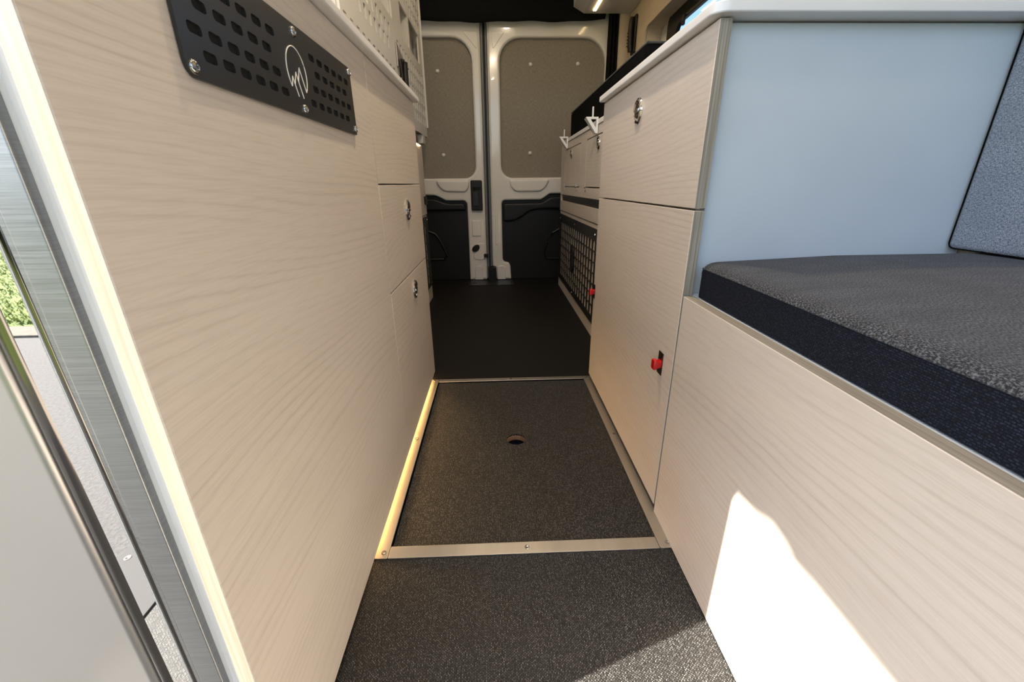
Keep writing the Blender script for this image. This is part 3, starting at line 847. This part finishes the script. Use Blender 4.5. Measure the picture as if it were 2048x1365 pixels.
link('lower_face', box(XQ - 0.012, XQ - 0.003, 1.41, 2.56, 0.0, 0.495, 0.001), 'wood', lc)
cg2 = link('grid_panel', cage_mesh(XQ - 0.0028, XQ + 0.0008, 1.42, 2.556, 0.085, 0.490), 'black_metal', lc, label='black steel grid panel with rectangular openings')
for y, z in ((2.535, 0.47), (2.535, 0.10), (2.1, 0.47)):
    link('screw', SCREW_XP, 'chrome', cg2, (XQ + 0.0008, y, z))
link('catch', box(XQ, XQ + 0.012, 2.49, 2.53, 0.555, 0.60, 0.003), 'black', lc)
link('led_strip', box(XQ + 0.001, XQ + 0.005, 2.20, 2.49, 0.857, 0.861, 0.001), 'led', lc)
mt = thing('mattress', 'black sided mattress with grey top on the right rear cabinet', 'mattress', (0.62, 2.05, 0.90))
link('core', box(0.450, 0.812, 1.420, 2.715, 0.9005, 1.040, 0.010, 3), 'mattress', mt)
link('top_cover', box(0.4495, 0.812, 1.419, 2.716, 1.040, 1.0455, 0.002), 'heather', mt)

# ------------------------------------------------------------------ kitchen cabinet on the right
kc = thing('kitchen_cabinet', 'pale ash kitchen cabinet with white side panel, drawer and red-tabbed door', 'cabinet', (0.58, 1.03, 0))
link('carcass', box(0.342, 0.815, 0.732, 1.362, 0.05, 0.876), 'wood', kc)
link('toe_kick', box(0.360, 0.815, 0.72, 1.362, 0.0, 0.05), 'wood', kc)
a = link('drawer_front', box(R, 0.3405, 0.696, 1.362, 0.6195, 0.876, 0.0008, 1, {'-y': 1, '+y': 1}), ['wood', 'wood_edge'], kc)
latch_sub(a, R, 1.031, 0.809, -1)
dk = link('door', box(R, 0.3405, 0.696, 1.356, 0.016, 0.6160, 0.0008, 1, {'-y': 1, '+y': 1}), ['wood', 'wood_edge'], kc)
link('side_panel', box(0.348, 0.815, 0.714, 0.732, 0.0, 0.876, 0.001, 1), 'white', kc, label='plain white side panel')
for y in (0.751, 1.346):
    link('strike_plate', plate([rounded([(y - 0.0115, 0.298), (y + 0.0115, 0.298), (y + 0.0115, 0.345), (y - 0.0115, 0.345)], 0.001)], 'yz', R - 0.0008, R + 0.0002), 'bronze', dk)
    bm = bmesh.new()
    secs = [(R, 0.0078, 0.0085), (R - 0.006, 0.0080, 0.0085), (R - 0.009, 0.0095, 0.0088), (R - 0.0120, 0.0108, 0.0090), (R - 0.0145, 0.0105, 0.0085), (R - 0.0158, 0.0092, 0.0072)]
    rings = []
    for xx, hz_, hy_ in secs:
        rings.append([bm.verts.new((xx, y + hy_ * c, 0.3205 - (R - xx) * 0.10 + hz_ * s)) for c, s in [(math.copysign(abs(math.cos(t)) ** .38, math.cos(t)), math.copysign(abs(math.sin(t)) ** .38, math.sin(t))) for t in [2 * math.pi * k / 16 for k in range(16)]]])
    for A, B in zip(rings, rings[1:]):
        for k in range(16):
            bm.faces.new((A[k], A[(k + 1) % 16], B[(k + 1) % 16], B[k]))
    bm.faces.new(rings[-1]); bm.faces.new(rings[0])
    link('release_tab', fin(bm), 'red', dk, label='red plastic release tab')
kw = link('kitchen_worktop', plate([rr(0.3060, 0.815, 0.680, 1.362, [0.022, 0.0, 0.0, 0.004])], 'xy', 0.8785, 0.8930, 0.0025, 2), 'top_white')
tag(kw, 'white worktop slab on the right kitchen cabinet', 'worktop')

# ------------------------------------------------------------------ bench
be = thing('bench', 'pale ash bench base along the right wall in low sun', 'bench', (0.57, 0, 0))
link('front_panel', box(R, 0.3405, -0.95, 0.6905, 0.002, 0.4745, 0.0008, 1, {'+z': 1, '+y': 2}), ['wood', 'wood_edge_h', 'wood_edge'], be)
link('top_board', box(0.341, 0.815, -0.95, 0.712, 0.456, 0.4738), 'white', be)
link('end_panel', box(0.341, 0.815, -0.95, -0.932, 0.002, 0.452), 'wood', be)
def cushion(x0, x1, y0, y1, z0, z1, r, dome, nx=26, ny=26):
    bm = bmesh.new()
    def f(t, n):
        return t
    top = []
    for i in range(nx + 1):
        row = []
        for j in range(ny + 1):
            u, v = i / nx, j / ny
            u = 0.5 - 0.5 * math.cos(math.pi * u); v = 0.5 - 0.5 * math.cos(math.pi * v)
            x = x0 + (x1 - x0) * u; y = y0 + (y1 - y0) * v
            e = x - x0; e2 = (y1 - y) * 2.5
            dz = 0
            for q in (e, e2):
                if q < r:
                    dz -= (r - math.sqrt(max(0, r * r - (r - q) ** 2))) * 0.6
            dz += dome * min(1.0, u * 2.2) * (1 - 0.2 * (2 * v - 1) ** 8)
            row.append(bm.verts.new((x, y, z1 + dz)))
        top.append(row)
    for i in range(nx):
        for j in range(ny):
            bm.faces.new((top[i][j], top[i + 1][j], top[i + 1][j + 1], top[i][j + 1]))
    return bm, top
sc_ = thing('seat_cushion', 'grey heather bench seat cushion with black front band', 'cushion', (0.57, -0.1, 0.475))
bm, top = cushion(0.343, 0.8190, -0.95, 0.682, 0.47, 0.536, 0.02, 0.010, 30, 60)
link('top_cover', fin(bm), 'heather', sc_)
link('side_band', box(0.3432, 0.8155, -0.949, 0.6812, 0.4750, 0.5245, 0.0012, 2), 'navy', sc_, label='black woven side band')
pts = [(0.3437, y / 100.0, 0.5250) for y in range(-94, 68, 4)] + [(0.3437, 0.680, 0.5250)]
link('seam_piping', tube(pts, 0.0012, 6), 'heather', sc_)
bk = thing('back_cushion', 'blue-grey heather back cushion leaning on the right wall', 'cushion', (0.80, -0.1, 0.55))
link('cover', box(0.786, 0.8185, -0.95, 0.711, 0.5462, 1.02, 0.010, 4), 'heather_back', bk)
def ringpath(x, y0, y1, z0, z1, r):
    return [(x, a, b) for a, b in rr(y0, y1, z0, z1, r, 5)]
link('seam_piping', tube(ringpath(0.7880, -0.948, 0.709, 0.5482, 1.018, 0.010), 0.0011, 8, True), 'mattress', bk)

# ------------------------------------------------------------------ overhead cabinet, handle
oc = thing('overhead_cabinet', 'white overhead cabinet with warm light strip on the right wall', 'cabinet', (0.68, 2.2, 1.59))
bm = bmesh.new()
prof = [(0.540, 1.590), (0.818, 1.590), (0.818, 1.878), (0.478, 1.878), (0.478, 1.622)]
A_ = [bm.verts.new((x, 1.5, z)) for x, z in prof]; B_ = [bm.verts.new((x, 2.935, z)) for x, z in prof]
for k in range(len(prof)):
    k2 = (k + 1) % len(prof)
    bm.faces.new((A_[k], A_[k2], B_[k2], B_[k]))
bm.faces.new(A_); bm.faces.new(B_)
bmesh.ops.bevel(bm, geom=list(bm.edges), offset=0.002, segments=1, affect='EDGES')
link('body', fin(bm), 'white_steel', oc)
link('led_strip', box(0.584, 0.600, 1.55, 2.885, 1.5855, 1.5905, 0.001), 'led', oc, label='warm glowing light strip')
link('front_edge', box(0.455, 0.477, 1.5, 2.80, 1.632, 1.70, 0.002), 'wood_pale', oc)
gh = thing('grab_handle', 'black grab handle on the beige wall beside the window', 'handle', (0.81, 2.80, 1.36))
link('grip', tube([(0.80, 2.82, 1.372), (0.795, 2.82, 1.40), (0.793, 2.82, 1.46), (0.795, 2.82, 1.51), (0.80, 2.82, 1.535)], 0.016, 12), 'black', gh)
link('base_plate', box(0.806, 0.8195, 2.785, 2.855, 1.358, 1.546, 0.008, 3), 'black', gh)
for k in range(5):
    link('grip_rib', box(0.776, 0.782, 2.812, 2.83, 1.395 + k * 0.016, 1.401 + k * 0.016, 0.001), 'dark_chrome', gh)
